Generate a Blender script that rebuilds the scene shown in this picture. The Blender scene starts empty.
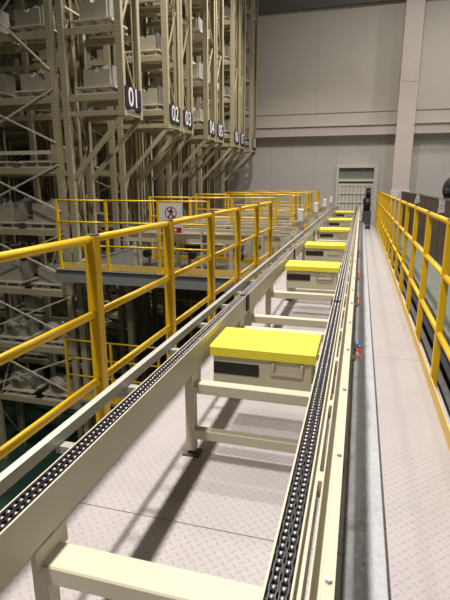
import bpy, bmesh, math, random
from mathutils import Vector, Matrix
random.seed(7)
SC = bpy.context.scene
COL = SC.collection

# ------------------------------------------------------------------ camera
F_PX = 475.0
CAM_H = 1.5
PITCH = math.atan((300 - 184) / F_PX)
yv = Vector((361.5 - 225, 300 - 184, F_PX)).normalized()      # world +Y in (right, up, forward)
zv = Vector((0, math.cos(PITCH), -math.sin(PITCH)))
xv = yv.cross(zv)
if xv.x < 0: xv = -xv
cam_right = Vector((xv.x, yv.x, zv.x)); cam_up = Vector((xv.y, yv.y, zv.y)); cam_fwd = Vector((xv.z, yv.z, zv.z))
cd = bpy.data.cameras.new('camera'); cam = bpy.data.objects.new('camera', cd); COL.objects.link(cam)
rot = Matrix((cam_right, cam_up, -cam_fwd)).transposed()
cam.matrix_world = Matrix.Translation((0, 0, CAM_H)) @ rot.to_4x4()
cd.sensor_fit = 'VERTICAL'; cd.sensor_height = 36.0; cd.lens = F_PX / 600.0 * 36.0
cd.clip_start = 0.02; cd.clip_end = 200
SC.camera = cam

# ------------------------------------------------------------------ world, lamps, exposure
w = bpy.data.worlds.new('world'); SC.world = w; w.use_nodes = True
bg = w.node_tree.nodes['Background']; bg.inputs[0].default_value = (1.0, 0.95, 0.86, 1); bg.inputs[1].default_value = 0.075

def lamp(name, loc, power, size, target, col=(1.0, 0.93, 0.86), spread=115):
    l = bpy.data.lights.new(name, 'AREA'); l.energy = power; l.shape = 'DISK'; l.size = size; l.color = col; l.spread = math.radians(spread)
    o = bpy.data.objects.new(name, l); COL.objects.link(o); o.location = loc
    o.rotation_euler = (Vector(target) - Vector(loc)).to_track_quat('-Z', 'Y').to_euler()
    return o
for yy in (-3.0, 2.6, 8.2, 13.8):                   # row of high-bay lamps over the conveyor
    lamp('overhead_light', (-2.0, yy, 9.4), 400, 0.55, (-2.0, yy, 0))
for yy in (10.5, 17.0):                               # row over the hall on the right
    lamp('overhead_light', (6.5, yy, 9.4), 300, 0.7, (6.0, yy, 0), spread=160)
lamp('overhead_light', (1.0, 14.6, 9.6), 300, 0.7, (1.0, 14.6, 0), spread=178)  # added fill lamp, put in only to brighten the far wall
SC.view_settings.view_transform = 'Standard'; SC.view_settings.look = 'None'
SC.view_settings.exposure = -0.1; SC.view_settings.gamma = 1.0; SC.view_settings.use_curve_mapping = False

# ------------------------------------------------------------------ materials
MATS = {}
def mat(name, col, rough=0.5, metal=0.0, var=0.08, scale=6.0, bump=0.0, bscale=60.0, coat=0.0, spec=0.5):
    m = bpy.data.materials.new(name); m.use_nodes = True
    nt = m.node_tree; n = nt.nodes; b = n['Principled BSDF']
    b.inputs['Roughness'].default_value = rough; b.inputs['Metallic'].default_value = metal
    b.inputs['Specular IOR Level'].default_value = spec
    if coat: b.inputs['Coat Weight'].default_value = coat
    geo = n.new('ShaderNodeNewGeometry')
    nz = n.new('ShaderNodeTexNoise'); nz.inputs['Scale'].default_value = scale; nz.inputs['Detail'].default_value = 5
    nt.links.new(geo.outputs['Position'], nz.inputs['Vector'])
    mr = n.new('ShaderNodeMapRange'); mr.inputs[3].default_value = 1 - var; mr.inputs[4].default_value = 1 + var
    nt.links.new(nz.outputs[0], mr.inputs[0])
    mx = n.new('ShaderNodeVectorMath'); mx.operation = 'SCALE'; mx.inputs[0].default_value = col
    nt.links.new(mr.outputs[0], mx.inputs['Scale']); nt.links.new(mx.outputs[0], b.inputs['Base Color'])
    if bump:
        nb = n.new('ShaderNodeTexNoise'); nb.inputs['Scale'].default_value = bscale
        nt.links.new(geo.outputs['Position'], nb.inputs['Vector'])
        bp = n.new('ShaderNodeBump'); bp.inputs['Strength'].default_value = bump; bp.inputs['Distance'].default_value = 0.01
        nt.links.new(nb.outputs[0], bp.inputs['Height']); nt.links.new(bp.outputs[0], b.inputs['Normal'])
    MATS[name] = m
    return m
mat('cream', (0.56, 0.525, 0.395), 0.42, var=0.05)
mat('rack_cream', (0.44, 0.39, 0.25), 0.5, var=0.10)
mat('rack_rod', (0.70, 0.65, 0.50), 0.4, var=0.05)
mat('yellow', (0.80, 0.50, 0.008), 0.38, var=0.06)
mat('cover_yellow', (0.86, 0.76, 0.045), 0.42, var=0.03)
mat('toe_yellow', (0.74, 0.52, 0.13), 0.5, var=0.12, scale=14)
mat('steel', (0.55, 0.55, 0.55), 0.3, metal=0.9)
mat('chain_black', (0.035, 0.033, 0.04), 0.35, metal=0.3)
mat('chain_roller', (0.30, 0.285, 0.29), 0.38, metal=0.9)
mat('wear_strip', (0.10, 0.095, 0.09), 0.5)
mat('black', (0.012, 0.012, 0.014), 0.5)
mat('dark_steel', (0.09, 0.09, 0.095), 0.5, metal=0.3)
mat('guard', (0.42, 0.415, 0.37), 0.38, metal=0.25, var=0.05)
mat('channel_grey', (0.27, 0.28, 0.27), 0.5)
mat('deck_grey', (0.075, 0.075, 0.068), 0.55, var=0.2)
mat('green_floor', (0.030, 0.070, 0.050), 0.35, var=0.25, scale=2)
mat('grey_green_floor', (0.20, 0.225, 0.20), 0.4, var=0.15, scale=3)
mat('wall_upper', (0.60, 0.565, 0.52), 0.7, var=0.05, scale=1.2)
mat('wall_lower', (0.55, 0.53, 0.50), 0.6, var=0.05, scale=1.5)
mat('column_paint', (0.68, 0.60, 0.57), 0.6, var=0.06, scale=3)
mat('girt', (0.55, 0.49, 0.46), 0.6)
mat('girder', (0.16, 0.16, 0.15), 0.6)
mat('white', (0.78, 0.78, 0.76), 0.45, var=0.03)
mat('load_white', (0.42, 0.39, 0.30), 0.65, var=0.10, scale=9)
mat('load_grey', (0.30, 0.29, 0.26), 0.65, var=0.12, scale=9)
mat('navy', (0.010, 0.007, 0.042), 0.4)
mat('brown', (0.055, 0.035, 0.025), 0.6, var=0.35, scale=5)
mat('brown_cap', (0.11, 0.08, 0.065), 0.5)
mat('red', (0.45, 0.02, 0.02), 0.4)
mat('hose_red', (0.70, 0.10, 0.05), 0.35)
mat('blue', (0.02, 0.22, 0.55), 0.35)
mat('clear_grey', (0.55, 0.56, 0.56), 0.2)
mat('shutter', (0.66, 0.64, 0.57), 0.5)
mat('shutter_dark', (0.22, 0.25, 0.22), 0.5)
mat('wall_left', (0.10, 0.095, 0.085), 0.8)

def _math(nt, op, a, b=None):
    nd = nt.nodes.new('ShaderNodeMath'); nd.operation = op
    for i, v in enumerate((a, b)):
        if v is None: continue
        if isinstance(v, (int, float)): nd.inputs[i].default_value = v
        else: nt.links.new(v, nd.inputs[i])
    return nd.outputs[0]

def tread_plate():
    m = mat('tread_plate', (0.40, 0.375, 0.378), 0.42, metal=0.0, var=0.10, scale=3.0, spec=0.4)
    nt = m.node_tree; n = nt.nodes; b = n['Principled BSDF']
    geo = n.new('ShaderNodeNewGeometry'); sx = n.new('ShaderNodeSeparateXYZ'); nt.links.new(geo.outputs['Position'], sx.inputs[0])
    c = 0.035 * math.sqrt(2)
    u = _math(nt, 'DIVIDE', _math(nt, 'ADD', sx.outputs[0], sx.outputs[1]), c)
    v = _math(nt, 'DIVIDE', _math(nt, 'SUBTRACT', sx.outputs[0], sx.outputs[1]), c)
    par = _math(nt, 'FLOORED_MODULO', _math(nt, 'ADD', _math(nt, 'FLOOR', u), _math(nt, 'FLOOR', v)), 2.0)
    fu = _math(nt, 'ABSOLUTE', _math(nt, 'SUBTRACT', _math(nt, 'FRACT', u), 0.5))
    fv = _math(nt, 'ABSOLUTE', _math(nt, 'SUBTRACT', _math(nt, 'FRACT', v), 0.5))
    la = _math(nt, 'ADD', _math(nt, 'DIVIDE', fu, 0.48), _math(nt, 'DIVIDE', fv, 0.15))
    lb = _math(nt, 'ADD', _math(nt, 'DIVIDE', fv, 0.48), _math(nt, 'DIVIDE', fu, 0.15))
    mixn = n.new('ShaderNodeMix'); nt.links.new(par, mixn.inputs[0]); nt.links.new(la, mixn.inputs[2]); nt.links.new(lb, mixn.inputs[3])
    mr = n.new('ShaderNodeMapRange'); mr.inputs[1].default_value = 1.05; mr.inputs[2].default_value = 0.7
    nt.links.new(mixn.outputs[0], mr.inputs[0])
    bp = n.new('ShaderNodeBump'); bp.inputs['Strength'].default_value = 0.55; bp.inputs['Distance'].default_value = 0.003
    nt.links.new(mr.outputs[0], bp.inputs['Height']); nt.links.new(bp.outputs[0], b.inputs['Normal'])
    old = b.inputs['Base Color'].links[0].from_socket
    # scuffed lozenge edges: worn tone of the steel itself, broken up by large blotches
    nz = n.new('ShaderNodeTexNoise'); nz.inputs['Scale'].default_value = 2.2; nt.links.new(geo.outputs['Position'], nz.inputs['Vector'])
    amt = _math(nt, 'MULTIPLY', mr.outputs[0], _math(nt, 'MULTIPLY', nz.outputs[0], 0.45))
    mc = n.new('ShaderNodeMix'); mc.data_type = 'RGBA'; mc.inputs[7].default_value = (0.20, 0.18, 0.17, 1)
    nt.links.new(amt, mc.inputs[0]); nt.links.new(old, mc.inputs[6]); nt.links.new(mc.outputs[2], b.inputs['Base Color'])
tread_plate()

def galvanised():
    m = mat('galvanised', (0.37, 0.385, 0.405), 0.32, metal=0.3, var=0.12, scale=8)
    nt = m.node_tree; n = nt.nodes; b = n['Principled BSDF']
    geo = n.new('ShaderNodeNewGeometry'); vo = n.new('ShaderNodeTexVoronoi'); vo.inputs['Scale'].default_value = 75
    nt.links.new(geo.outputs['Position'], vo.inputs['Vector'])
    mr = n.new('ShaderNodeMapRange'); mr.inputs[3].default_value = 0.46; mr.inputs[4].default_value = 0.62
    sp = n.new('ShaderNodeSeparateColor'); nt.links.new(vo.outputs['Color'], sp.inputs[0])
    nt.links.new(sp.outputs[0], mr.inputs[0]); nt.links.new(mr.outputs[0], b.inputs['Roughness'])
    old = b.inputs['Base Color'].links[0].from_socket
    mc = n.new('ShaderNodeMix'); mc.data_type = 'RGBA'; mc.inputs[7].default_value = (0.62, 0.66, 0.72, 1)
    nt.links.new(_math(nt, 'MULTIPLY', sp.outputs[1], 0.26), mc.inputs[0]); nt.links.new(old, mc.inputs[6]); nt.links.new(mc.outputs[2], b.inputs['Base Color'])
galvanised()

def perforated():
    m = mat('rack_upright', (0.45, 0.40, 0.26), 0.5, var=0.10)
    nt = m.node_tree; n = nt.nodes; b = n['Principled BSDF']
    tc = n.new('ShaderNodeTexCoord'); sx = n.new('ShaderNodeSeparateXYZ'); nt.links.new(tc.outputs['Object'], sx.inputs[0])
    sn = n.new('ShaderNodeSeparateXYZ'); nt.links.new(tc.outputs['Normal'], sn.inputs[0])
    side = _math(nt, 'GREATER_THAN', _math(nt, 'ABSOLUTE', sn.outputs[0]), 0.5)
    mx = n.new('ShaderNodeMix'); nt.links.new(side, mx.inputs[0]); nt.links.new(sx.outputs[0], mx.inputs[2]); nt.links.new(sx.outputs[1], mx.inputs[3])
    du = _math(nt, 'SUBTRACT', _math(nt, 'ABSOLUTE', mx.outputs[0]), 0.022)
    dz = _math(nt, 'MULTIPLY', _math(nt, 'SUBTRACT', _math(nt, 'FRACT', _math(nt, 'DIVIDE', sx.outputs[2], 0.06)), 0.5), 0.06)
    d = _math(nt, 'SQRT', _math(nt, 'ADD', _math(nt, 'MULTIPLY', du, du), _math(nt, 'MULTIPLY', dz, dz)))
    hole = _math(nt, 'LESS_THAN', d, 0.0075)
    old = b.inputs['Base Color'].links[0].from_socket
    mc = n.new('ShaderNodeMix'); mc.data_type = 'RGBA'; mc.inputs[7].default_value = (0.12, 0.105, 0.07, 1)
    nt.links.new(hole, mc.inputs[0]); nt.links.new(old, mc.inputs[6]); nt.links.new(mc.outputs[2], b.inputs['Base Color'])
perforated()

# ------------------------------------------------------------------ geometry helpers
WM = {}
def link(name, data, m, world, parent=None):
    o = bpy.data.objects.new(name, data)
    COL.objects.link(o)
    if data is not None and m is not None and hasattr(data, 'materials') and len(data.materials) == 0:
        data.materials.append(MATS[m])
    if parent is not None:
        o.parent = parent; o.matrix_parent_inverse = WM[parent].inverted()
    o.matrix_basis = world; WM[o] = world.copy()
    return o
def tag(o, label=None, cat=None, group=None, kind=None):
    if label: o['label'] = label
    if cat: o['category'] = cat
    if group: o['group'] = group
    if kind: o['kind'] = kind
    return o
def thing(name, loc, label=None, cat=None, group=None, kind=None):
    o = link(name, None, None, Matrix.Translation(loc)); o.empty_display_size = 0.1
    return tag(o, label, cat, group, kind)
CACHE = {}
def rk(*a): return tuple(round(x, 4) if isinstance(x, float) else x for x in a)
def box_mesh(dx, dy, dz, m, bev=0.0):
    k = rk('box', float(dx), float(dy), float(dz), m, float(bev))
    if k in CACHE: return CACHE[k]
    bm = bmesh.new(); bmesh.ops.create_cube(bm, size=1.0)
    for v in bm.verts: v.co = Vector((v.co.x * dx, v.co.y * dy, v.co.z * dz))
    if bev: bmesh.ops.bevel(bm, geom=bm.edges[:], offset=bev, segments=1, affect='EDGES', profile=0.5)
    me = bpy.data.meshes.new('box'); bm.to_mesh(me); bm.free(); me.materials.append(MATS[m]); CACHE[k] = me
    return me
def box(name, lo, hi, m, parent=None, bev=0.0):
    c = [(a + b) / 2 for a, b in zip(lo, hi)]; d = [abs(b - a) for a, b in zip(lo, hi)]
    return link(name, box_mesh(*d, m, bev), m, Matrix.Translation(c), parent)
def frame_of(p, q, up=(0, 0, 1)):
    p, q = Vector(p), Vector(q); d = (q - p); L = d.length; z = d / L
    u = Vector(up)
    if abs(u.dot(z)) > 0.98: u = Vector((0, 1, 0)) if abs(z.y) < 0.9 else Vector((1, 0, 0))
    x = u.cross(z).normalized(); y = z.cross(x)
    M = Matrix((x, y, z)).transposed().to_4x4(); M.translation = (p + q) / 2
    return M, L
def bar(name, p, q, wx, wy, m, parent=None, up=(0, 0, 1), bev=0.0):       # local x horizontal, local y towards 'up'
    M, L = frame_of(p, q, up)
    return link(name, box_mesh(wx, wy, round(L, 4), m, bev), m, M, parent)
def cyl_mesh(r, L, m, seg=12, r2=None):
    k = rk('cyl', float(r), float(L), m, seg, r2)
    if k in CACHE: return CACHE[k]
    bm = bmesh.new(); bmesh.ops.create_cone(bm, cap_ends=True, segments=seg, radius1=r, radius2=r if r2 is None else r2, depth=L)
    for f in bm.faces: f.smooth = len(f.verts) == 4
    me = bpy.data.meshes.new('cyl'); bm.to_mesh(me); bm.free(); me.materials.append(MATS[m]); CACHE[k] = me
    return me
def tube(name, p, q, r, m, parent=None, seg=12, r2=None):
    M, L = frame_of(p, q)
    return link(name, cyl_mesh(r, round(L, 4), m, seg, r2), m, M, parent)
class MB:
    def __init__(s): s.v = []; s.f = []; s.mi = []; s.sm = []
    def add(s, vs, fs, mi=0, sm=False):
        o = len(s.v); s.v += vs
        for f in fs: s.f.append([i + o for i in f]); s.mi.append(mi); s.sm.append(sm)
    def box(s, lo, hi, mi=0):
        x0, y0, z0 = lo; x1, y1, z1 = hi
        s.add([(x0,y0,z0),(x1,y0,z0),(x1,y1,z0),(x0,y1,z0),(x0,y0,z1),(x1,y0,z1),(x1,y1,z1),(x0,y1,z1)],
              [(0,3,2,1),(4,5,6,7),(0,1,5,4),(1,2,6,5),(2,3,7,6),(3,0,4,7)], mi)
    def cylx(s, x0, x1, y, z, r, n=8, mi=0):
        vs = []
        for x in (x0, x1):
            vs += [(x, y + r * math.cos(2*math.pi*i/n), z + r * math.sin(2*math.pi*i/n)) for i in range(n)]
        s.add(vs, [(i, (i+1) % n, n + (i+1) % n, n + i) for i in range(n)], mi, True)
        s.add([], []); o = len(s.v) - 2*n
        s.f.append([o + i for i in range(n)][::-1]); s.mi.append(mi); s.sm.append(False)
        s.f.append([o + n + i for i in range(n)]); s.mi.append(mi); s.sm.append(False)
    def prism(s, prof, a0, a1, axis='y', mi=0):              # profile of (u, z) pushed along an axis
        n = len(prof)
        mk = (lambda u, z, a: (u, a, z)) if axis == 'y' else (lambda u, z, a: (a, u, z))
        vs = [mk(u, z, a0) for u, z in prof] + [mk(u, z, a1) for u, z in prof]
        fs = [(i, (i+1) % n, n + (i+1) % n, n + i) for i in range(n)] + [tuple(range(n))[::-1], tuple(range(n, 2*n))]
        s.add(vs, fs, mi)
    def lathe(s, prof, c, n=20, axis='y', mi=0):             # (r, a)
        vs = []
        for r, a in prof:
            for i in range(n):
                t = 2*math.pi*i/n; p, q = r*math.cos(t), r*math.sin(t)
                vs.append((c[0]+p, c[1]+a, c[2]+q) if axis == 'y' else ((c[0]+a, c[1]+p, c[2]+q) if axis == 'x' else (c[0]+p, c[1]+q, c[2]+a)))
        fs = []
        for k in range(len(prof)-1):
            for i in range(n): fs.append((k*n+i, k*n+(i+1) % n, (k+1)*n+(i+1) % n, (k+1)*n+i))
        s.add(vs, fs, mi, True)
    def mesh(s, mats, name='mesh'):
        me = bpy.data.meshes.new(name); me.from_pydata(s.v, [], s.f)
        for m in mats: me.materials.append(MATS[m])
        me.polygons.foreach_set('material_index', s.mi); me.polygons.foreach_set('use_smooth', s.sm)
        bm = bmesh.new(); bm.from_mesh(me); bmesh.ops.recalc_face_normals(bm, faces=bm.faces[:]); bm.to_mesh(me); bm.free()
        return me
    def build(s, name, mats, parent=None, loc=(0, 0, 0)):
        return link(name, s.mesh(mats if isinstance(mats, (list, tuple)) else [mats], name), None, Matrix.Translation(loc), parent)
def curve_tube(name, pts, r, m, parent=None, cyclic=False):
    cu = bpy.data.curves.new(name, 'CURVE'); cu.dimensions = '3D'; cu.bevel_depth = r; cu.bevel_resolution = 2
    sp = cu.splines.new('POLY'); sp.points.add(len(pts) - 1); sp.use_cyclic_u = cyclic
    for i, p in enumerate(pts): sp.points[i].co = (*p, 1)
    t = bpy.data.objects.new('t', cu); me = bpy.data.meshes.new_from_object(t); bpy.data.objects.remove(t)
    for f in me.polygons: f.use_smooth = True
    me.materials.clear(); me.materials.append(MATS[m])
    return link(name, me, m, Matrix.Identity(4), parent)
def text_mesh(body, size, depth, m):
    cu = bpy.data.curves.new('text', 'FONT'); cu.body = body; cu.size = size; cu.extrude = depth; cu.align_x = 'CENTER'; cu.align_y = 'CENTER'; cu.offset = size * 0.012
    t = bpy.data.objects.new('t', cu); COL.objects.link(t); bpy.context.view_layer.update()
    me = bpy.data.meshes.new_from_object(t.evaluated_get(bpy.context.evaluated_depsgraph_get())); bpy.data.objects.remove(t)
    me.materials.clear(); me.materials.append(MATS[m])
    return me

# ------------------------------------------------------------------ setting
YW = 20.4                 # far wall
ZG = -4.8                 # ground floor of the hall
XE = -1.38                # left edge of the platform
tag(box('floor', (-15.5, -3, ZG - 0.1), (9, YW + 0.5, ZG), 'green_floor'), 'dark green painted concrete floor far below the platform', 'floor', kind='structure')

deck = thing('platform_floor', (-0.3, 0, 0), 'pale tread plate platform floor under the conveyor and walkway', 'floor', kind='structure')
def plates(x0, x1, ys, parent, z=0.0):
    for a, b in zip(ys[:-1], ys[1:]):
        p = box('tread_plate', (x0 + 0.002, a + 0.0025, z - 0.006), (x1 - 0.002, b - 0.0025, z), 'tread_plate', parent)
        for sx in (x0 + 0.05, x1 - 0.05):
            for sy in (a + 0.035, b - 0.035):
                link('screw', cyl_mesh(0.007, 0.002, 'dark_steel', 8), 'dark_steel', Matrix.Translation((sx, sy, z + 0.001)), p)
plates(XE, 0.10, [-0.8 + 2.54 * k for k in range(8)] + [YW - 0.1], deck)
plates(0.10, 0.66, [-0.86 + 5.08 * k for k in range(4)] + [YW - 0.1], deck)
box('support_slab', (XE, -0.8, -0.16), (0.66, YW - 0.1, -0.012), 'dark_steel', deck)

# neighbouring floor on the right, behind the railing
rf = thing('floor_right', (3.0, 8, -0.02), 'grey green floor slabs beyond the right railing', 'floor', kind='structure')
for i, (xa, xb) in enumerate(((0.95, 2.6), (2.6, 4.6), (4.6, 7.0))):
    for k in range(9):
        ya = 1.0 + 2.15 * k; box('floor_slab', (xa + 0.004, ya + 0.004, -0.10), (xb - 0.004, ya + 2.146, -0.02), 'grey_green_floor', rf)
box('slab_base', (0.67, 0.9, -0.25), (7.0, YW - 0.1, -0.105), 'dark_steel', rf)

wb = thing('wall_back', (0, YW, 0), 'grey clad far wall of the hall', 'wall', kind='structure')
PX0, PX1 = -1.0, 0.62     # portal opening in the wall
def wall_panel(x0, x1, z0, z1, m, y=YW): box('wall_panel', (x0 + 0.0015, y, z0), (x1 - 0.0015, y + 0.12, z1), m, wb)
x = -15.5
while x < 8.9:
    wall_panel(x, x + 2.72, 3.4, 10.6, 'wall_upper'); x += 2.72
xs = []
x = -15.48
while x < PX0 - 0.01: xs.append(x); x += 0.905
xs.append(PX0)
for a, b in zip(xs[:-1], xs[1:]): wall_panel(a, b, ZG, 3.4, 'wall_lower')
wall_panel(PX0, PX1, 2.235, 3.4, 'wall_lower'); wall_panel(PX0, PX1, ZG, -0.02, 'wall_lower')
x = PX1
while x < 8.6: wall_panel(x, x + 0.80, ZG, 3.4, 'wall_lower'); x += 0.80
box('wall_backing', (-15.5, YW + 0.125, 2.24), (9, YW + 0.2, 10.6), 'girder', wb)
t = thing('trim_1', (0, YW - 0.03, 4.24), 'thin horizontal flashing across the far wall', 'trim', kind='structure')
box('flashing', (-15.5, YW - 0.035, 4.225), (9, YW, 4.255), 'girt', t)
t = thing('trim_2', (0, YW - 0.1, 3.5), 'horizontal steel beam across the far wall', 'trim', kind='structure')
box('web', (-15.5, YW - 0.30, 3.36), (9, YW - 0.001, 3.70), 'girt', t)
box('top_flange', (-15.5, YW - 0.36, 3.70), (9, YW - 0.001, 3.725), 'girt', t); box('bottom_flange', (-15.5, YW - 0.36, 3.345), (9, YW - 0.001, 3.36), 'girt', t)
t = thing('trim_3', (0, YW - 0.3, 8.0), 'dark girder at the top of the far wall', 'trim', kind='structure')
box('web', (-15.5, YW - 0.18, 8.0), (9, YW - 0.001, 8.5), 'girder', t); box('bottom_flange', (-15.5, YW - 0.25, 7.97), (9, YW - 0.001, 8.0), 'girder', t)
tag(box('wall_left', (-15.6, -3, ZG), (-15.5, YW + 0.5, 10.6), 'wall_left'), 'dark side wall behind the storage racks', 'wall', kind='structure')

col = thing('steel_column', (1.46, YW - 0.3, 0), 'tall pinkish white steel column standing against the far wall', 'column')
CX0, CX1, CY = 1.13, 1.76, YW - 0.5
box('flange', (CX0, CY, ZG), (CX1, CY + 0.03, 10.6), 'column_paint', col)
box('flange', (CX0, YW - 0.06, ZG), (CX1, YW - 0.002, 10.6), 'column_paint', col)
box('web', (1.43, CY + 0.03, ZG), (1.46, YW - 0.06, 10.6), 'column_paint', col)
box('splice_plate', (CX0 + 0.1, CY - 0.012, 5.15), (CX1 - 0.02, CY, 5.55), 'column_paint', col)
for i in range(4):
    for xx in (CX0 + 0.2, CX1 - 0.12): tube('bolt', (xx, CY - 0.026, 5.2 + 0.1 * i), (xx, CY - 0.012, 5.2 + 0.1 * i), 0.016, 'column_paint', col, 6)
box('base_casing', (CX0 - 0.02, CY - 0.03, -0.02), (CX1 + 0.05, CY - 0.001, 1.27), 'white', col)

# portal with shutter
door = thing('door_1', ((PX0 + PX1) / 2, YW, 0), 'cream framed conveyor portal in the far wall with half lowered shutter', 'door', kind='structure')
box('frame_post', (PX0, YW - 0.08, 0), (PX0 + 0.09, YW + 0.12, 2.129), 'shutter', door)
box('frame_post', (PX1 - 0.17, YW - 0.08, 0), (PX1, YW + 0.12, 2.129), 'shutter', door)
box('frame_header', (PX0, YW - 0.08, 2.13), (PX1, YW + 0.12, 2.235), 'shutter', door)
box('upper_panel', (PX0 + 0.09, YW + 0.05, 1.70), (PX1 - 0.17, YW + 0.08, 2.13), 'shutter_dark', door)
box('cross_rail', (PX0 + 0.09, YW + 0.0, 1.60), (PX1 - 0.17, YW + 0.06, 1.70), 'shutter', door)
box('cross_rail', (PX0 + 0.09, YW + 0.01, 1.42), (PX1 - 0.17, YW + 0.06, 1.52), 'shutter', door)
nsl = 9; wdt = (PX1 - PX0 - 0.26) / nsl
for i in range(nsl):
    xa = PX0 + 0.09 + wdt * i
    box('shutter_slat', (xa + 0.008, YW + 0.02 + 0.012 * (i % 2), 0.02), (xa + wdt - 0.008, YW + 0.05 + 0.012 * (i % 2), 1.42), 'shutter', door)
box('backing', (PX0 + 0.09, YW + 0.085, 0), (PX1 - 0.17, YW + 0.11, 2.13), 'girder', door)
for zz in (0.75, 1.1): box('cross_rail', (PX0 + 0.09, YW - 0.005, zz), (PX1 - 0.17, YW + 0.018, zz + 0.035), 'shutter', door)

# ------------------------------------------------------------------ railings
def railing(path, posts, label, rails=(1.26, 0.90, 0.48), base=0.0, toe=None, group=None, pw=0.05, r=0.021, foot=True, name='safety_railing', ends=True):
    """path: straight run p0 -> p1 on the ground; posts: distances along it."""
    p0, p1 = Vector((*path[0], 0)), Vector((*path[1], 0)); d = (p1 - p0).normalized(); L = (p1 - p0).length
    t = thing(name, (p0.x, p0.y, base), label, 'railing', group)
    nrm = Vector((-d.y, d.x, 0))
    top = max(rails) + 0.018
    for s in posts:
        c = p0 + d * s
        po = bar('post', (c.x, c.y, base), (c.x, c.y, top), pw, pw, 'yellow', t, up=tuple(d), bev=0.004)
        bar('post_cap', (c.x, c.y, top), (c.x, c.y, top + 0.006), pw * 0.96, pw * 0.96, 'dark_steel', po, up=tuple(d))
        if foot: bar('foot_plate', (c.x, c.y, base), (c.x, c.y, base + 0.008), pw * 2, pw * 2, 'yellow', po, up=tuple(d))
    st = sorted(posts)
    for z in rails:
        for a, b in zip(st[:-1], st[1:]):
            A, B = p0 + d * (a + pw / 2), p0 + d * (b - pw / 2)
            tube('rail', (A.x, A.y, z), (B.x, B.y, z), r, 'yellow', t, 12)
    if toe:
        z0, z1, off, seg, tm = toe
        s = 0.0
        while s < L - 0.01:
            e = min(s + seg, L); A, B = p0 + d * (s + 0.004) + nrm * off, p0 + d * (e - 0.004) + nrm * off
            bar('toe_board', (A.x, A.y, (z0 + z1) / 2), (B.x, B.y, (z0 + z1) / 2), 0.008, z1 - z0, tm, t)
            s = e
    return t
# right-hand railing
RX = 0.625
railing(((RX, 1.30), (RX, 18.9)), [0.2 + 1.09 * k for k in range(17)], 'long yellow railing along the right side of the walkway', rails=(1.235, 0.85, 0.42), toe=(0.0, 0.10, 0.034, 2.32, 'toe_yellow'), foot=False)
# left-hand railing
railing(((-1.32, 0.11), (-1.32, 7.5)), [1.033 * k for k in range(8)], 'near yellow railing running along the left edge of the conveyor', rails=(1.225, 0.83, 0.455), pw=0.062, r=0.021)

# ------------------------------------------------------------------ raised side platform towards the racks
ZD = 0.0; YS = 7.45
sp = thing('side_platform', (-3.3, YS, ZD), 'grey raised steel side platform between the conveyor and racks', 'platform')
for (a, b) in ((-5.25, -4.0), (-4.0, -2.7), (-2.7, XE - 0.01)):
    y0 = YS
    for y1 in (8.9, 10.4, 12.4, 14.7, 17.0, 19.2, YW - 0.15):
        box('deck_plate', (a + 0.002, y0 + 0.002, ZD - 0.03), (b - 0.002, y1 - 0.002, ZD), 'deck_grey', sp); y0 = y1
box('edge_channel', (-5.25, YS - 0.03, ZD - 0.24), (XE - 0.01, YS - 0.002, ZD), 'channel_grey', sp)
box('edge_channel', (-5.29, YS - 0.03, ZD - 0.24), (-5.252, YW - 0.2, ZD), 'channel_grey', sp)
box('channel_flange', (-5.25, YS - 0.07, ZD - 0.012), (XE - 0.01, YS - 0.031, ZD), 'channel_grey', sp)
for yy in (9.2, 11.2, 14.2, 17.2): box('floor_beam', (-5.25, yy, ZD - 0.26), (XE - 0.01, yy + 0.10, ZD - 0.032), 'channel_grey', sp)
for (xx, yy) in ((-4.4, 8.5), (-1.6, 8.5), (-3.6, 11.2), (-1.5, 11.2), (-3.6, 17.2)):
    box('support_post', (xx - 0.06, yy, ZG), (xx + 0.06, yy + 0.12, ZD - 0.032), 'rack_cream', sp)
bar('knee_brace', (-4.4, 8.56, -1.0), (-5.2, 8.56, ZD - 0.05), 0.05, 0.05, 'rack_cream', sp)
railing(((-5.2, YS + 0.03), (-1.40, YS + 0.03)), [0.0, 0.97, 1.95, 2.83], 'yellow side platform railing carrying the no entry sign', rails=(1.22, 0.845, 0.43), base=ZD, toe=(ZD, ZD + 0.11, 0.02, 1.7, 'toe_yellow'), pw=0.045, r=0.016)
tube_end = None

AISLES = [9.66, 12.53, 15.36, 18.18]
ordn = ['first', 'second', 'third', 'fourth']
for i, ya in enumerate(AISLES):
    for j, off in enumerate((-0.62,)):
        side = 'near'
        railing(((-4.1, ya + off), (-1.52, ya + off)), [0, 0.86, 1.72, 2.58], f'yellow cross railing in front of the {ordn[i]} transfer conveyor', rails=(1.24, 0.86, 0.43), base=ZD, pw=0.045, r=0.016, toe=(ZD, ZD + 0.09, 0.02, 2.7, 'yellow') if j == 0 else None, group='cross railings at the transfer conveyors')
    # short return along the main line
    if i < 3:
        y2 = AISLES[i + 1] - 0.62
        railing(((-1.42, ya + 0.70), (-1.42, y2 - 0.08)), [0.0, (y2 - ya - 0.78) / 2, y2 - ya - 0.78], f'short yellow railing between the {ordn[i]} and {ordn[i + 1]} transfer conveyors', rails=(1.24, 0.86, 0.43), base=ZD, pw=0.045, r=0.016, group='short railings beside the main conveyor')

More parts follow.
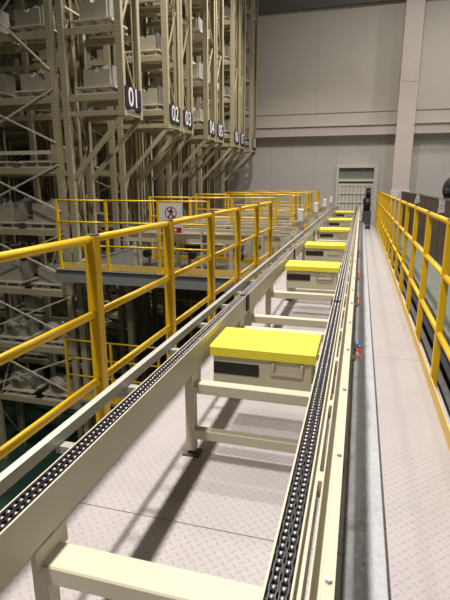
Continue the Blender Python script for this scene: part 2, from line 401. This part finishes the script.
# lower level walkways seen below the side platform
for (xa, xb, yy, zt, lab) in ((-5.30, -2.4, 7.55, -1.40, 'near lower level yellow railing below the side platform'), (-3.9, -2.2, 9.25, -0.91, 'far lower level yellow railing beneath the side platform')):
    n = 4; L = xb - xa
    railing(((xa, yy), (xb, yy)), [L * k / (n - 1) for k in range(n)], lab, rails=(zt, zt - 0.36, zt - 0.72), base=zt - 1.2, toe=(zt - 1.2, zt - 1.1, 0.02, 3, 'yellow'), pw=0.045, r=0.016)
    ft = thing('lower_walkway', ((xa + xb) / 2, yy, zt - 1.25), ('near' if yy < 9 else 'far') + ' grey lower walkway deck below the side platform', 'platform')
    box('deck_plate', (xa - 0.05, yy - 0.05, zt - 1.26), (xb, yy + 0.55, zt - 1.203), 'channel_grey', ft)
    for xx in (xa + 0.1, xb - 0.2): box('support_post', (xx, yy + 0.25, ZG), (xx + 0.1, yy + 0.35, zt - 1.262), 'rack_cream', ft)

# ------------------------------------------------------------------ main chain conveyor, in sections
XL, XR = -0.81, -0.15     # inner faces of the two side beams
PITCHC = 0.0254
def chain_mesh(y0, y1):
    b = MB(); n = int((y1 - y0) / PITCHC); z = 0.0
    for i in range(n):
        y = y0 + PITCHC * (i + 0.5)
        for a, c in ((0.004, 0.019), (0.027, 0.042)): b.cylx(a, c, y, z, 0.0078, 8, 1)
        e = 0.0006 if i % 2 else 0.0
        for xx in (0.0005, 0.0195, 0.0235, 0.0425):
            s = 0.0018 if i % 2 else 0.0
            b.box((xx + s * (1 if xx < 0.015 or 0.022 < xx < 0.03 else -1), y - PITCHC * 0.62, z - 0.0085), (xx + 0.003 + s * (1 if xx < 0.015 or 0.022 < xx < 0.03 else -1), y + PITCHC * 0.62, z + 0.0085), 0)
    return b.mesh(['chain_black', 'chain_roller'], 'chain')
def mirror_box(name, side, o0, o1, y0, y1, z0, z1, m, parent, bev=0.0):
    if side < 0: return box(name, (XL - o1, y0, z0), (XL - o0, y1, z1), m, parent, bev)
    return box(name, (XR + o0, y0, z0), (XR + o1, y1, z1), m, parent, bev)
def mx(side, o): return XL - o if side < 0 else XR + o

def section(y0, y1, frames, cover_y, label, idx):
    g = thing('chain_conveyor', ((XL + XR) / 2, y0, 0), label, 'conveyor', 'main conveyor sections')
    for sd in (-1, 1):
        # side beam: box profile with lips carrying the chain
        prof = [(0, 0.505), (0, 0.652), (0.006, 0.652), (0.006, 0.630), (0.060, 0.630), (0.060, 0.650), (0.065, 0.650), (0.065, 0.622), (0.080, 0.622), (0.080, 0.505)]
        b = MB(); b.prism([(mx(sd, u), z) for u, z in prof], y0 + 0.006, y1 - 0.006); bm_ = b.build('side_beam', 'cream', g)
        mirror_box('wear_strip', sd, 0.007, 0.059, y0 + 0.008, y1 - 0.008, 0.630, 0.634, 'wear_strip', bm_)
        c = link('chain', chain_mesh(y0 + 0.02, y1 - 0.02), None, Matrix.Translation((XL - 0.056 if sd < 0 else XR + 0.0105, 0, 0.6435)), g)
        c['kind'] = 'stuff'; c['label'] = 'black double roller chain'
        # chain return wheel at both ends
        for ye in (y0 + 0.03, y1 - 0.03):
            tube('sprocket', (mx(sd, 0.012), ye, 0.60), (mx(sd, 0.055), ye, 0.60), 0.026, 'dark_steel', g, 14)
        for ye in (y0 + 0.006, y1 - 0.036): mirror_box('coupling', sd, -0.012, -0.0005, ye, ye + 0.03, 0.53, 0.655, 'black', g)
        # guard rail outside the chain
        if sd > 0:
            prof = [(0.096, 0.585), (0.096, 0.668), (0.1, 0.668), (0.1, 0.606), (0.120, 0.606), (0.122, 0.648), (0.150, 0.648), (0.150, 0.470), (0.146, 0.470), (0.146, 0.60), (0.1, 0.60), (0.1, 0.585)]
        else:
            prof = [(0.160, 0.604), (0.160, 0.648), (0.182, 0.654), (0.182, 0.648), (0.165, 0.640), (0.165, 0.604)]
        b = MB(); b.prism([(mx(sd, u), z) for u, z in prof], y0 + 0.004, y1 - 0.004)
        gd = b.build('guard', 'cream' if sd > 0 else 'guard', g); gd['label'] = 'outer guard rail'
        y = y0 + 0.28
        while y < y1 - 0.1:
            mirror_box('bracket', sd, 0.080, 0.096 if sd > 0 else 0.172, y, y + (0.05 if sd > 0 else 0.035), 0.575, 0.632 if sd > 0 else 0.6035, 'cream' if sd > 0 else 'guard', gd)
            if sd > 0:
                tube('bolt', (mx(1, 0.136), y + 0.13, 0.648), (mx(1, 0.136), y + 0.13, 0.656), 0.008, 'steel', gd, 6)
            else:
                tube('bolt', (mx(-1, 0.105), y + 0.0175, 0.6035), (mx(-1, 0.105), y + 0.0175, 0.609), 0.007, 'steel', gd, 6)
            y += 0.52
    for fy in frames:
        for sd in (-1, 1):
            lg = mirror_box('leg', sd, 0.002, 0.054, fy - 0.028, fy + 0.028, 0.03, 0.505, 'cream', g, 0.004)
            mirror_box('foot', sd, -0.022, 0.074, fy - 0.04, fy + 0.04, 0.0, 0.012, 'dark_steel', lg)
            tube('foot_screw', (mx(sd, 0.028), fy, 0.012), (mx(sd, 0.028), fy, 0.03), 0.012, 'dark_steel', lg, 8)
            # gusset with rounded slot edge
            mirror_box('gusset', sd, -0.004, 0.0, fy - 0.07, fy + 0.08, 0.43, 0.503, 'cream', lg, 0.0015)
            mirror_box('bracket', sd, -0.02, -0.004, fy - 0.04, fy + 0.04, 0.40, 0.43, 'cream', lg)
        wb_ = 0.05 if fy == 1.0 else 0.03
        box('cross_bar', (XL - 0.008, fy - wb_, 0.385), (XR + 0.008, fy + wb_, 0.448), 'cream', g, 0.005)
        box('cross_bar', (XL - 0.008, fy - 0.025, 0.105), (XR + 0.008, fy + 0.025, 0.165), 'cream', g, 0.005)
    if cover_y:
        a = cover_y
        b = MB(); b.prism([(a, 0.542), (a, 0.592), (a + 0.006, 0.600), (a + 0.36, 0.604), (a + 0.364, 0.60), (a + 0.364, 0.542)], XL + 0.03, XR - 0.028, axis='x')
        cv = b.build('cover', 'cover_yellow', g); cv['label'] = 'bright yellow drive cover'
        dx0, dx1 = XL + 0.045, XR - 0.05
        pn = box('drive_panel', (dx0, a + 0.02, 0.335), (dx1, a + 0.03, 0.534), 'cream', g)
        box('panel_opening', (dx0 + 0.005, a + 0.014, 0.43), (dx0 + 0.27, a + 0.0199, 0.50), 'black', pn)
        tube('motor', (dx0 + 0.04, a + 0.19, 0.40), (dx0 + 0.30, a + 0.19, 0.40), 0.06, 'dark_steel', g, 16)
        box('gearbox', (dx0 + 0.30, a + 0.12, 0.33), (dx0 + 0.40, a + 0.27, 0.50), 'dark_steel', g, 0.006)
        box('motor_plate', (dx0, a + 0.30, 0.30), (dx1, a + 0.31, 0.53), 'cream', g)
        for xx in (dx1 - 0.22, dx1 - 0.06):
            lt = box('latch', (xx, a + 0.004, 0.46), (xx + 0.014, a + 0.014, 0.53), 'steel', g); tube('latch_pin', (xx - 0.006, a + 0.002, 0.524), (xx + 0.02, a + 0.002, 0.524), 0.005, 'steel', lt, 8)
        box('tie_plate', (dx1 - 0.23, a + 0.002, 0.455), (dx1 - 0.05, a + 0.02, 0.467), 'cream', g)
        tube('shaft', (XL + 0.001, a + 0.18, 0.57 - 0.05), (XR - 0.001, a + 0.18, 0.57 - 0.05), 0.012, 'steel', g, 10)
    return g
section(-0.55, 3.55, (1.0, 2.3, 3.37), 2.47, 'nearest section of the cream double chain conveyor with the largest yellow cover', 0)
section(3.55, 6.35, (3.72, 4.65, 6.15), 5.35, 'second section of the cream chain conveyor from the camera', 1)
section(6.35, 9.15, (6.55, 7.75, 8.95), 7.35, 'third section of the cream chain conveyor from the camera', 2)
section(9.15, 11.95, (9.35, 10.6, 11.75), 10.05, 'fourth section of the cream chain conveyor from the camera', 3)
section(11.95, 15.2, (12.15, 13.6, 15.0), 13.0, 'fifth section of the cream chain conveyor from the camera', 4)
section(15.2, 19.6, (15.4, 17.4, 19.4), 16.8, 'farthest section of the cream chain conveyor leading to the portal', 5)

# ------------------------------------------------------------------ galvanised cable tray beside the conveyor
tr = thing('cable_tray', (0.1, 9, 0), 'galvanised steel cable tray lying between the conveyor and walkway', 'cable tray')
ya = -0.8
while ya < 18.7:
    yb = min(ya + 2.13, 18.8)
    b = MB(); b.prism([(0.03, 0.0), (0.03, 0.098), (0.034, 0.10), (0.180, 0.10), (0.183, 0.097), (0.183, 0.0)], ya + 0.0015, yb - 0.0015)
    b.build('tray_cover', 'galvanised', tr)
    ya = yb

# pneumatic valves on the outside of the right-hand beam
def valve(y, lab, blue=True):
    v = thing('air_valve', (0.03, y, 0.47), lab, 'valve', 'air valves along the conveyor')
    box('mounting_bracket', (0.001, y - 0.03, 0.43), (0.02, y + 0.03, 0.455), 'clear_grey', v)
    box('bracket_arm', (0.016, y - 0.02, 0.43), (0.02, y + 0.02, 0.54), 'clear_grey', v)
    if blue: box('valve_body', (0.021, y + 0.02, 0.455), (0.051, y + 0.09, 0.52), 'blue', v, 0.005); box('valve_cap', (0.024, y + 0.09, 0.46), (0.048, y + 0.12, 0.51), 'steel', v, 0.004)
    tube('air_cylinder', (0.032, y - 0.09, 0.47), (0.032, y + 0.0, 0.47), 0.016, 'clear_grey', v, 12)
    pts = []
    for i in range(60):
        tt = i / 59; an = tt * 7 * math.pi
        pts.append((0.042 + 0.016 * math.cos(an), y + 0.01 - 0.05 * tt + 0.02 * math.sin(an), 0.50 - 0.06 * tt + 0.012 * math.sin(an * 0.5)))
    curve_tube('air_hose', pts, 0.006, 'hose_red', v)
valve(2.95, 'blue air valve with coiled red hose, nearest along the right beam')
valve(4.35, 'air valve with red hose, second along the right beam', False)
valve(5.6, 'air valve with red hose, third along the right beam', False)
valve(7.4, 'blue air valve farthest along the right beam')

# ------------------------------------------------------------------ transfer conveyors on the side platform
def transfer(yc, lab, x0=-4.05, x1=-1.14, motor_side=-1):
    g = thing('transfer_conveyor', ((x0 + x1) / 2, yc, ZD), lab, 'conveyor', 'transfer conveyors to the rack aisles')
    for s in (-1, 1):
        yb = yc + s * 0.30
        b = MB(); b.prism([(yb - 0.035, 0.50), (yb - 0.035, 0.645), (yb - 0.029, 0.645), (yb - 0.029, 0.63), (yb + 0.029, 0.63), (yb + 0.029, 0.645), (yb + 0.035, 0.645), (yb + 0.035, 0.50)], x0, x1, axis='x')
        b.build('side_beam', 'cream', g)
        b = MB(); b.box((x0 + 0.02, yb - 0.022, 0.631), (x1 - 0.02, yb + 0.022, 0.652))
        b.build('chain', 'chain_black', g)
        for xx in (x0 + 0.15, (2*x0 + x1) / 3, (x0 + 2*x1) / 3, x1 - 0.35):
            box('leg', (xx, yb - 0.03, ZD), (xx + 0.06, yb + 0.03, 0.50), 'cream', g)
    for xx in (x0 + 0.15, (2*x0 + x1) / 3, (x0 + 2*x1) / 3, x1 - 0.35):
        box('cross_bar', (xx + 0.005, yc - 0.27, 0.40), (xx + 0.055, yc + 0.27, 0.45), 'cream', g)
    for s in (-1, 1):
        box('guide_rail', (x0 + 0.1, yc + s * 0.40 - 0.02, 0.72), (x1 - 0.1, yc + s * 0.40 + 0.02, 0.76), 'cream', g)
        for xx in (x0 + 0.3, (x0 + x1) / 2, x1 - 0.4): box('guide_post', (xx, yc + s * 0.40 - 0.02, ZD), (xx + 0.04, yc + s * 0.40 + 0.02, 0.72), 'cream', g)
    for k in range(3):
        xk = x0 + 0.45 + 0.85 * k
        tube('gear_motor', (xk, yc - 0.36, 0.30), (xk, yc - 0.46, 0.30), 0.07, 'black', g, 14); box('junction_box', (xk + 0.2, yc - 0.46, 0.52), (xk + 0.36, yc - 0.425, 0.66), 'dark_steel' if k % 2 else 'guard', g, 0.004)
    xm = (x0 + x1) / 2
    box('drive_box', (xm - 0.45, yc - 0.26, 0.30), (xm + 0.35, yc + 0.26, 0.49), 'cream', g, 0.01)
    box('drive_opening', (xm - 0.35, yc - 0.268, 0.33), (xm + 0.0, yc - 0.26, 0.45), 'black', g)
    tube('motor', (xm + 0.42, yc - 0.2, 0.42), (xm + 0.70, yc - 0.2, 0.42), 0.07, 'dark_steel', g, 16)
    box('roller_bed', (x0 + 0.1, yc - 0.255, 0.585), (x0 + 1.2, yc + 0.255, 0.60), 'guard', g)
    return g
transfer(8.15, 'nearest cream transfer conveyor behind the no entry sign')
for i, ya in enumerate(AISLES):
    transfer(ya, f'cream transfer conveyor serving the {ordn[i]} rack aisle')
sn = [(9.0, 'nearest'), (12.2, 'second'), (15.1, 'third'), (18.4, 'farthest')]
for i, (yy, wd) in enumerate(sn):
    s = thing('sensor_box', (-1.04, yy, ZD), f'white sensor box on a post left of the conveyor, {wd} of four', 'sensor', 'sensor boxes along the main conveyor')
    box('post', (-1.075, yy - 0.025, 0.0), (-1.025, yy + 0.025, 0.82), 'cream', s)
    box('housing', (-1.10, yy - 0.05, 0.82), (-1.0, yy + 0.05, 1.05), 'white', s, 0.008)
    box('lower_bracket', (-1.10, yy - 0.04, 0.70), (-1.0, yy + 0.04, 0.80), 'guard', s, 0.005)
    tube('lens', (-1.0, yy, 0.98), (-0.992, yy, 0.98), 0.02, 'black', s, 10)

# ------------------------------------------------------------------ storage racks
X_END, X_IN, X_MAIN = -4.22, -5.36, -5.60
MAINX = [-5.60, -7.72, -9.84, -11.96, -14.08]
LEV_UP = [3.03, 4.13, 5.28, 6.43, 7.58]
LEV_LOW = [1.75, 0.55, -0.70, -1.95, -3.20]
ZTOP = 9.2; DEP = 0.66; UW = 0.125
def upright_mesh(h, wdt=UW, d=0.09):
    k = rk('upr', float(h), float(wdt))
    if k in CACHE: return CACHE[k]
    b = MB(); a = wdt / 2; t = 0.008
    prof = [(-a, d/2), (-a, -d/2), (a, -d/2), (a, d/2), (a - 0.02, d/2), (a - 0.02, d/2 - t), (a - t, d/2 - t), (a - t, -d/2 + t), (-a + t, -d/2 + t), (-a + t, d/2 - t), (-a + 0.02, d/2 - t), (-a + 0.02, d/2)]
    n = len(prof)
    vs = [(u, v, -h/2) for u, v in prof] + [(u, v, h/2) for u, v in prof]
    b.add(vs, [(i, (i+1) % n, n + (i+1) % n, n + i) for i in range(n)] + [tuple(range(n))[::-1], tuple(range(n, 2*n))])
    me = b.mesh(['rack_upright'], 'upright'); CACHE[k] = me
    return me
def upright(x, y, z0, z1, flip, parent):
    M = Matrix.Translation((x, y, (z0 + z1) / 2))
    if flip: M = M @ Matrix.Rotation(math.pi, 4, 'Z')
    return link('upright', upright_mesh(z1 - z0), None, M, parent)
def frame(x, y0, y1, z0, z1, parent, pitch=1.15, light=False):
    upright(x, y0, z0, z1, False, parent); upright(x, y1, z0, z1, True, parent)
    z = z0 + 0.2; k = 0
    while z + pitch < z1:
        a, b = (y0, y1) if k % 2 else (y1, y0)
        bar('frame_brace', (x, a, z), (x, b, z + pitch), 0.03, 0.022, 'rack_cream', parent)
        z += pitch; k += 1
        if k % 4 == 0 and not light: bar('frame_tie', (x, y0 + 0.04, z), (x, y1 - 0.04, z), 0.035, 0.03, 'rack_rod', parent)
ROWS = [('01', 8.28), ('02', 10.37), ('03', 11.23), ('04', 13.19), ('05', 14.05), ('06', 16.01), ('07', 16.87), ('08', 18.83)]

# ---- loads: built once per kind, then shared mesh data
def crumple(b, cx, cy, z, s, seed, mi=0):
    rr = random.Random(seed); n = 9; ring0 = []; 
    vs = [(cx + s * 1.0 * math.cos(2*math.pi*i/n), cy + s * 0.8 * math.sin(2*math.pi*i/n), z) for i in range(n)]
    vs += [(cx + s * (0.55 + 0.3 * rr.random()) * math.cos(2*math.pi*i/n + .2), cy + s * 0.5 * math.sin(2*math.pi*i/n + .2), z + s * (0.35 + 0.5 * rr.random())) for i in range(n)]
    vs += [(cx + s * 0.15 * (rr.random() - .5), cy, z + s * (1.0 + 0.3 * rr.random()))]
    b.add(vs, [(i, (i+1) % n, n + (i+1) % n, n + i) for i in range(n)] + [(n + i, n + (i+1) % n, 2*n) for i in range(n)] + [tuple(range(n))[::-1]], mi)
def load_parts(kind):
    k = ('load', kind)
    if k in CACHE: return CACHE[k]
    parts = []
    b = MB()                                                     # notched box front
    h = (0.30, 0.26, 0.34)[kind]
    b.prism([(-0.27, 0), (0.27, 0), (0.27, h), (0.08, h), (0.05, h - 0.05), (-0.02, h - 0.06), (-0.05, h), (-0.27, h)], -0.22, 0.22)
    parts.append(('box_body', b.mesh(['load_white'], 'box_body')))
    b = MB(); crumple(b, 0.06, 0.0, h - 0.02, 0.13, 3 + kind); parts.append(('wrapped_top', b.mesh(['load_grey'], 'wrapped_top')))
    b = MB(); crumple(b, -0.14, 0.05, h - 0.02, 0.10, 9 + kind)
    parts.append(('wrapped_top', b.mesh(['load_grey'], 'wrapped_top')))
    b = MB(); b.box((0.272, -0.18, 0.02), (0.31, 0.2, h + 0.06)); parts.append(('side_wrap', b.mesh(['load_grey'], 'side_wrap')))
    b = MB(); b.box((-0.295, -0.18, 0.02), (-0.272, 0.16, h + 0.03))
    parts.append(('side_wrap', b.mesh(['load_grey'], 'side_wrap')))
    if kind == 1:
        b = MB(); b.lathe([(0.0, -0.30), (0.05, -0.30), (0.05, -0.27), (0.17, -0.27), (0.17, -0.24), (0.20, -0.24), (0.20, -0.225), (0.0, -0.225)], (-0.02, 0, 0.21), 22, 'y')
        parts.append(('reel', b.mesh(['load_white'], 'reel')))
        b = MB(); b.lathe([(0.0, -0.315), (0.03, -0.315), (0.03, -0.301), (0.0, -0.301)], (-0.02, 0, 0.21), 12, 'y')
        parts.append(('reel_hub', b.mesh(['dark_steel'], 'reel_hub')))
    CACHE[k] = parts
    return parts
def pallet_parts():
    k = 'pallet'
    if k in CACHE: return CACHE[k]
    parts = []
    b = MB(); b.box((-0.40, -0.32, 0.10), (0.40, 0.32, 0.13)); parts.append(('deck', b.mesh(['rack_rod'], 'deck')))
    for xx in (-0.34, -0.03, 0.28):
        b = MB(); b.box((xx, -0.31, 0.02), (xx + 0.06, 0.31, 0.10)); parts.append(('foot', b.mesh(['load_grey'], 'foot')))
    b = MB(); b.box((-0.40, -0.32, 0.0), (0.40, -0.24, 0.02)); parts.append(('skid', b.mesh(['rack_rod'], 'skid')))
    b = MB(); b.box((-0.40, 0.24, 0.0), (0.40, 0.32, 0.02)); parts.append(('skid', b.mesh(['rack_rod'], 'skid')))
    CACHE[k] = parts
    return parts
RN = ['first', 'second', 'third', 'fourth', 'fifth', 'sixth', 'seventh', 'eighth']
def stow(x, y, z, row, where, kind, loaded=True):
    kn = ('boxed', 'reel', 'tall')[kind]; row = RN[int(row) - 1]
    p = thing('pallet', (x, y, z), f'pale pallet, {row} rack row, {where}', 'pallet', f'pallets in the {row} rack row')
    for nm, me in pallet_parts(): link(nm, me, None, Matrix.Translation((x, y, z)), p)
    if not loaded: return
    l = thing('wrapped_load', (x, y, z + 0.13), f'off-white {kn} load, {row} rack row, {where}', 'load', f'loads in the {row} rack row')
    for nm, me in load_parts(kind): link(nm, me, None, Matrix.Translation((x, y, z + 0.131)), l)

def rack(no, y0):
    y1 = y0 + DEP; first = no == '01'
    g = thing('storage_rack', ((X_MAIN + X_END) / 2, (y0 + y1) / 2, ZG), f'tall cream pallet rack, {RN[int(no) - 1]} row from the camera, signed {no}', 'rack', 'numbered storage rack rows')
    far = y0 > 13
    frame(X_END, y0, y1, 2.70, ZTOP, g)
    frame(X_IN, y0, y1, ZG, ZTOP, g)
    mains = MAINX[:4] if first else MAINX
    for k, xx in enumerate(mains): frame(xx, y0, y1, ZG, ZTOP, g, light=True)
    for z in LEV_UP:
        for yy in (y0 - 0.01, y1 + 0.01): bar('beam', (X_IN + 0.065, yy, z), (X_END - 0.065, yy, z), 0.05, 0.11, 'rack_cream', g)
    for z in LEV_UP + LEV_LOW:
        for a, b in zip(mains[:-1], mains[1:]):
            for yy in (y0 - 0.01, y1 + 0.01): bar('beam', (a - 0.065, yy, z), (b + 0.065, yy, z), 0.05, 0.12, 'rack_cream', g)
    for z in (1.70, -0.7, -3.2):
        for yy in (y0, y1): bar('tie_beam', (X_MAIN + 0.065, yy, z), (X_IN - 0.065, yy, z), 0.04, 0.09, 'rack_cream', g)
    if first: bar('tie_rail', (mains[0] - 0.065, y0 - 0.03, 2.09), (mains[1] + 0.065, y0 - 0.03, 2.09), 0.03, 0.07, 'rack_rod', g)
    # cantilevered end bay: bottom beams, cross piece and diagonal struts
    for yy in (y0 - 0.005, y1 + 0.005):
        bar('cantilever_beam', (X_IN + 0.065, yy, 2.76), (X_END + 0.05, yy, 2.76), 0.05, 0.09, 'rack_cream', g)
        bar('strut', (X_IN + 0.05, yy, 1.60), (X_END + 0.02, yy, 2.72), 0.05, 0.085, 'rack_cream', g)
    bar('cantilever_tie', (X_END + 0.02, y0, 2.76), (X_END + 0.02, y1, 2.76), 0.06, 0.07, 'rack_cream', g)
    # X bracing rods in the face of the main bays
    panels = [(3.52, 5.4), (2.26, 3.20), (0.98, 1.86), (-0.32, 0.55), (-1.6, -0.75), (-2.9, -2.05), (5.6, 7.4)]
    if int(no) % 2 or first:
        bays = ((0, 1), (1, 2)) if first else ((0, 1), (2, 3))
        for ia, ib in bays:
            for za, zb in panels:
                A, B = mains[ia], mains[ib]; yr = y0 - 0.09 if first else y1 + 0.09
                bar('bracing_rod', (A, yr, za), (B, yr, zb), 0.028, 0.028, 'rack_rod', g); bar('bracing_rod', (A, yr + 0.03, zb), (B, yr + 0.03, za), 0.028, 0.028, 'rack_rod', g)
            for zn in (3.36, 2.06, 0.77, -0.53, -1.83, 5.5):
                box('gusset_plate', (mains[ia] - 0.13, (y0 - 0.072) if first else y1 + 0.060, zn - 0.17), (mains[ia] + 0.02, (y0 - 0.060) if first else y1 + 0.072, zn + 0.17), 'rack_cream', g)
    # number board on the end frame
    s = thing('number_sign', (X_END + 0.06, (y0 + y1) / 2, 2.95), f'navy number board reading {no} on the end of the {RN[int(no) - 1]} rack row', 'sign', 'rack row number boards')
    bd = box('board', (X_END + 0.066, y0 - 0.02, 2.84), (X_END + 0.082, y1 - 0.05, 3.20), 'navy', s)
    M = Matrix.Translation((X_END + 0.083, (y0 + y1) / 2 - 0.035, 3.02)) @ Matrix(((0, 0, 1, 0), (1, 0, 0, 0), (0, 1, 0, 0), (0, 0, 0, 1))) @ Matrix.Diagonal((0.98, 1.05, 1.0, 1.0))
    link('numerals', text_mesh(no, 0.43, 0.002, 'white'), None, M, s)
    # loads
    yc = (y0 + y1) / 2
    upn = ['level with its sign', 'one above its sign', 'two above its sign', 'three above its sign', 'four above its sign']
    for i, z in enumerate(LEV_UP):
        if first and i > 1: continue
        stow((X_IN + X_END) / 2 + 0.02, yc, z + 0.061, no, 'end bay, ' + upn[i], i % 2 * 2 if first else (i + int(no)) % 3)
    if int(no) in (1, 2, 3, 4):
        lown = ['one below its sign', 'two below its sign', 'three below its sign', 'four below its sign', 'five below its sign']
        lv = [(z, n_) for z, n_ in zip(LEV_UP[:2] if int(no) < 3 else LEV_UP[:4], upn)] + [(z, n_) for z, n_ in zip(LEV_LOW, lown)]
        for bi, (a, b) in enumerate(zip(mains[:-1], mains[1:])):
            if int(no) == 1 and bi > 0: continue
            if bi > 1: continue
            for z, n_ in lv:
                for q, wh in ((0.53, 'nearer'), (1.55, 'farther')):
                    if not first and random.random() < 0.35: continue
                    kd = 1 if (first and z < -1) else random.choice((0, 0, 2))
                    stow(a - q, yc, z + 0.061, no, f'{("second", "third")[bi]} bay, {wh} half, {n_}', kd, not (first and z == 1.75))
for no, y0 in ROWS: rack(no, y0)

# ------------------------------------------------------------------ no entry sign on the side railing
sg = thing('no_entry_sign', (-3.01, YS - 0.03, 0.95), 'white no entry sign with red ring hanging on the yellow railing', 'sign')
SX0, SX1, SZ0, SZ1, SY = -3.21, -2.81, 0.70, 1.20, YS - 0.002
box('board', (SX0, SY - 0.006, SZ0), (SX1, SY, SZ1), 'white', sg)
box('red_panel', (SX0 + 0.015, SY - 0.008, SZ0 + 0.012), (SX1 - 0.015, SY - 0.0062, SZ0 + 0.10), 'red', sg)
cxs, czs, R = (SX0 + SX1) / 2, SZ1 - 0.165, 0.105
b = MB(); b.lathe([(R - 0.016, -0.0085), (R, -0.0085), (R, -0.0062), (R - 0.016, -0.0062), (R - 0.016, -0.0085)], (cxs, SY, czs), 36, 'y'); b.build('red_ring', 'red', sg)
bar('red_slash', (cxs - R * 0.68, SY - 0.0095, czs + R * 0.68), (cxs + R * 0.68, SY - 0.0095, czs - R * 0.68), 0.002, 0.014, 'red', sg, up=(1, 0, 1))
b = MB()
def poly(pts): b.prism([(cxs + u, czs + v) for u, v in pts], SY - 0.0082, SY - 0.0064)
poly([(0.012 + 0.017 * math.cos(t * math.pi / 5), 0.066 + 0.017 * math.sin(t * math.pi / 5)) for t in range(10)])
poly([(-0.025, 0.045), (0.028, 0.045), (0.022, -0.012), (-0.018, -0.012)])
poly([(-0.022, 0.042), (-0.058, 0.0), (-0.047, -0.006), (-0.012, 0.03)]); poly([(0.024, 0.042), (0.056, 0.012), (0.05, 0.0), (0.014, 0.024)])
poly([(-0.016, -0.01), (0.008, -0.01), (-0.034, -0.082), (-0.056, -0.076)]); poly([(0.0, -0.01), (0.021, -0.01), (0.055, -0.075), (0.034, -0.084)])
b.build('walking_figure', 'black', sg)
for i in range(4): box('lettering', (SX0 + 0.05 + 0.07 * i, SY - 0.0095, SZ0 + 0.035), (SX0 + 0.085 + 0.07 * i, SY - 0.0081, SZ0 + 0.08), 'white', sg)

# ------------------------------------------------------------------ things behind the right railing
cc = thing('cable_channel', (0.78, 9, -0.02), 'three dark steel channels on the floor just outside the right railing', 'channel')
for k, xx in enumerate((0.68, 0.77, 0.86)):
    b = MB(); b.prism([(xx, -0.10), (xx, 0.0 - 0.012 * k), (xx + 0.05, 0.0 - 0.012 * k), (xx + 0.05, -0.10)], 1.0, 18.5); b.build('channel_bar', 'dark_steel' if k != 1 else 'black', cc)
br = thing('barrier', (1.5, 13, -0.02), 'dark brown panel barrier standing behind the right railing', 'barrier')
ya = 5.2; k = 0
while ya < YW - 0.6:
    yb = min(ya + 1.22, YW - 0.55); dx = 0.006 * (k % 2)
    box('barrier_panel', (1.5 + dx, ya + 0.004, 0.0), (1.53 + dx, yb - 0.004, 1.205), 'brown', br); ya = yb; k += 1
box('top_cap', (1.49, 5.2, 1.205), (1.545, YW - 0.55, 1.235), 'brown_cap', br); box('bottom_rail', (1.485, 5.2, -0.02), (1.545, YW - 0.55, 0.03), 'guard', br)
for (yy, wd) in ((13.4, 'left'), (9.5, 'right')):
    tg = thing('hanging_tag', (1.47, yy, 1.1), f'white tag hanging from the brown barrier, {wd} of the two', 'tag', 'white tags on the barrier')
    b = MB(); b.prism([(1.40, 1.25), (1.46, 1.25), (1.47, 1.16), (1.488, 1.04), (1.34, 1.0), (1.37, 1.14)] if wd == 'left' else [(1.37, 1.245), (1.488, 1.24), (1.47, 1.12), (1.485, 1.0), (1.36, 0.98), (1.38, 1.12)], yy, yy + 0.006)
    b.build('tag_sheet', 'white', tg)
    box('tag_clip', (1.42, yy - 0.01, 1.236), (1.55, yy + 0.02, 1.252), 'steel', tg)
    for q in range(2): box('tag_print', (1.40, yy - 0.0016, 1.06 + 0.05 * q), (1.45, yy - 0.0001, 1.075 + 0.05 * q), 'load_grey', tg)
dm = thing('ribbed_machine', (2.12, 12.2, -0.02), 'black ribbed round machine rising behind the brown barrier', 'machine')
prof = [(0.0, -0.4), (0.34, -0.4)]
for k in range(7): prof += [(0.38, -0.36 + 0.11 * k), (0.38, -0.30 + 0.11 * k), (0.345, -0.285 + 0.11 * k), (0.345, -0.265 + 0.11 * k)]
prof += [(0.30, 0.44), (0.0, 0.44)]
b = MB(); b.lathe(prof, (2.24, 12.2, 1.37), 28, 'y'); b.build('ribbed_drum', 'black', dm)
box('vent_cap', (1.88, 11.84, 1.63), (1.96, 11.92, 1.71), 'clear_grey', dm, 0.01)
box('stand', (1.85, 11.9, -0.02), (2.4, 12.5, 1.02), 'dark_steel', dm)
box('rim_band', (1.80, 11.80, 1.30), (2.44, 11.82, 1.40), 'dark_steel', dm, 0.01)

# ------------------------------------------------------------------ by the portal
mt = thing('drive_unit', (0.26, 19.2, 0), 'black upright drive motor standing beside the portal', 'motor')
box('base_frame', (0.10, 19.0, 0.0), (0.42, 19.4, 0.5), 'dark_steel', mt, 0.01)
tube('motor_body', (0.25, 19.2, 0.5), (0.25, 19.2, 0.98), 0.13, 'black', mt, 18); tube('motor_top', (0.27, 19.2, 0.98), (0.27, 19.2, 1.32), 0.10, 'black', mt, 18, 0.085)
box('terminal_box', (0.10, 19.05, 0.78), (0.17, 19.2, 0.95), 'black', mt, 0.01)
tube('fan_cowl', (0.27, 19.2, 1.32), (0.27, 19.2, 1.36), 0.11, 'dark_steel', mt, 18)
fb = thing('foot_pedal', (0.30, 17.2, 0.0), 'small black pedal unit lying on the walkway near the portal', 'pedal')
b = MB(); b.prism([(17.1, 0.0), (17.1, 0.06), (17.2, 0.12), (17.32, 0.12), (17.32, 0.0)], 0.22, 0.38, axis='x'); b.build('pedal_body', 'black', fb)
box('pedal_plate', (0.235, 17.08, 0.06), (0.365, 17.1, 0.07), 'dark_steel', fb)
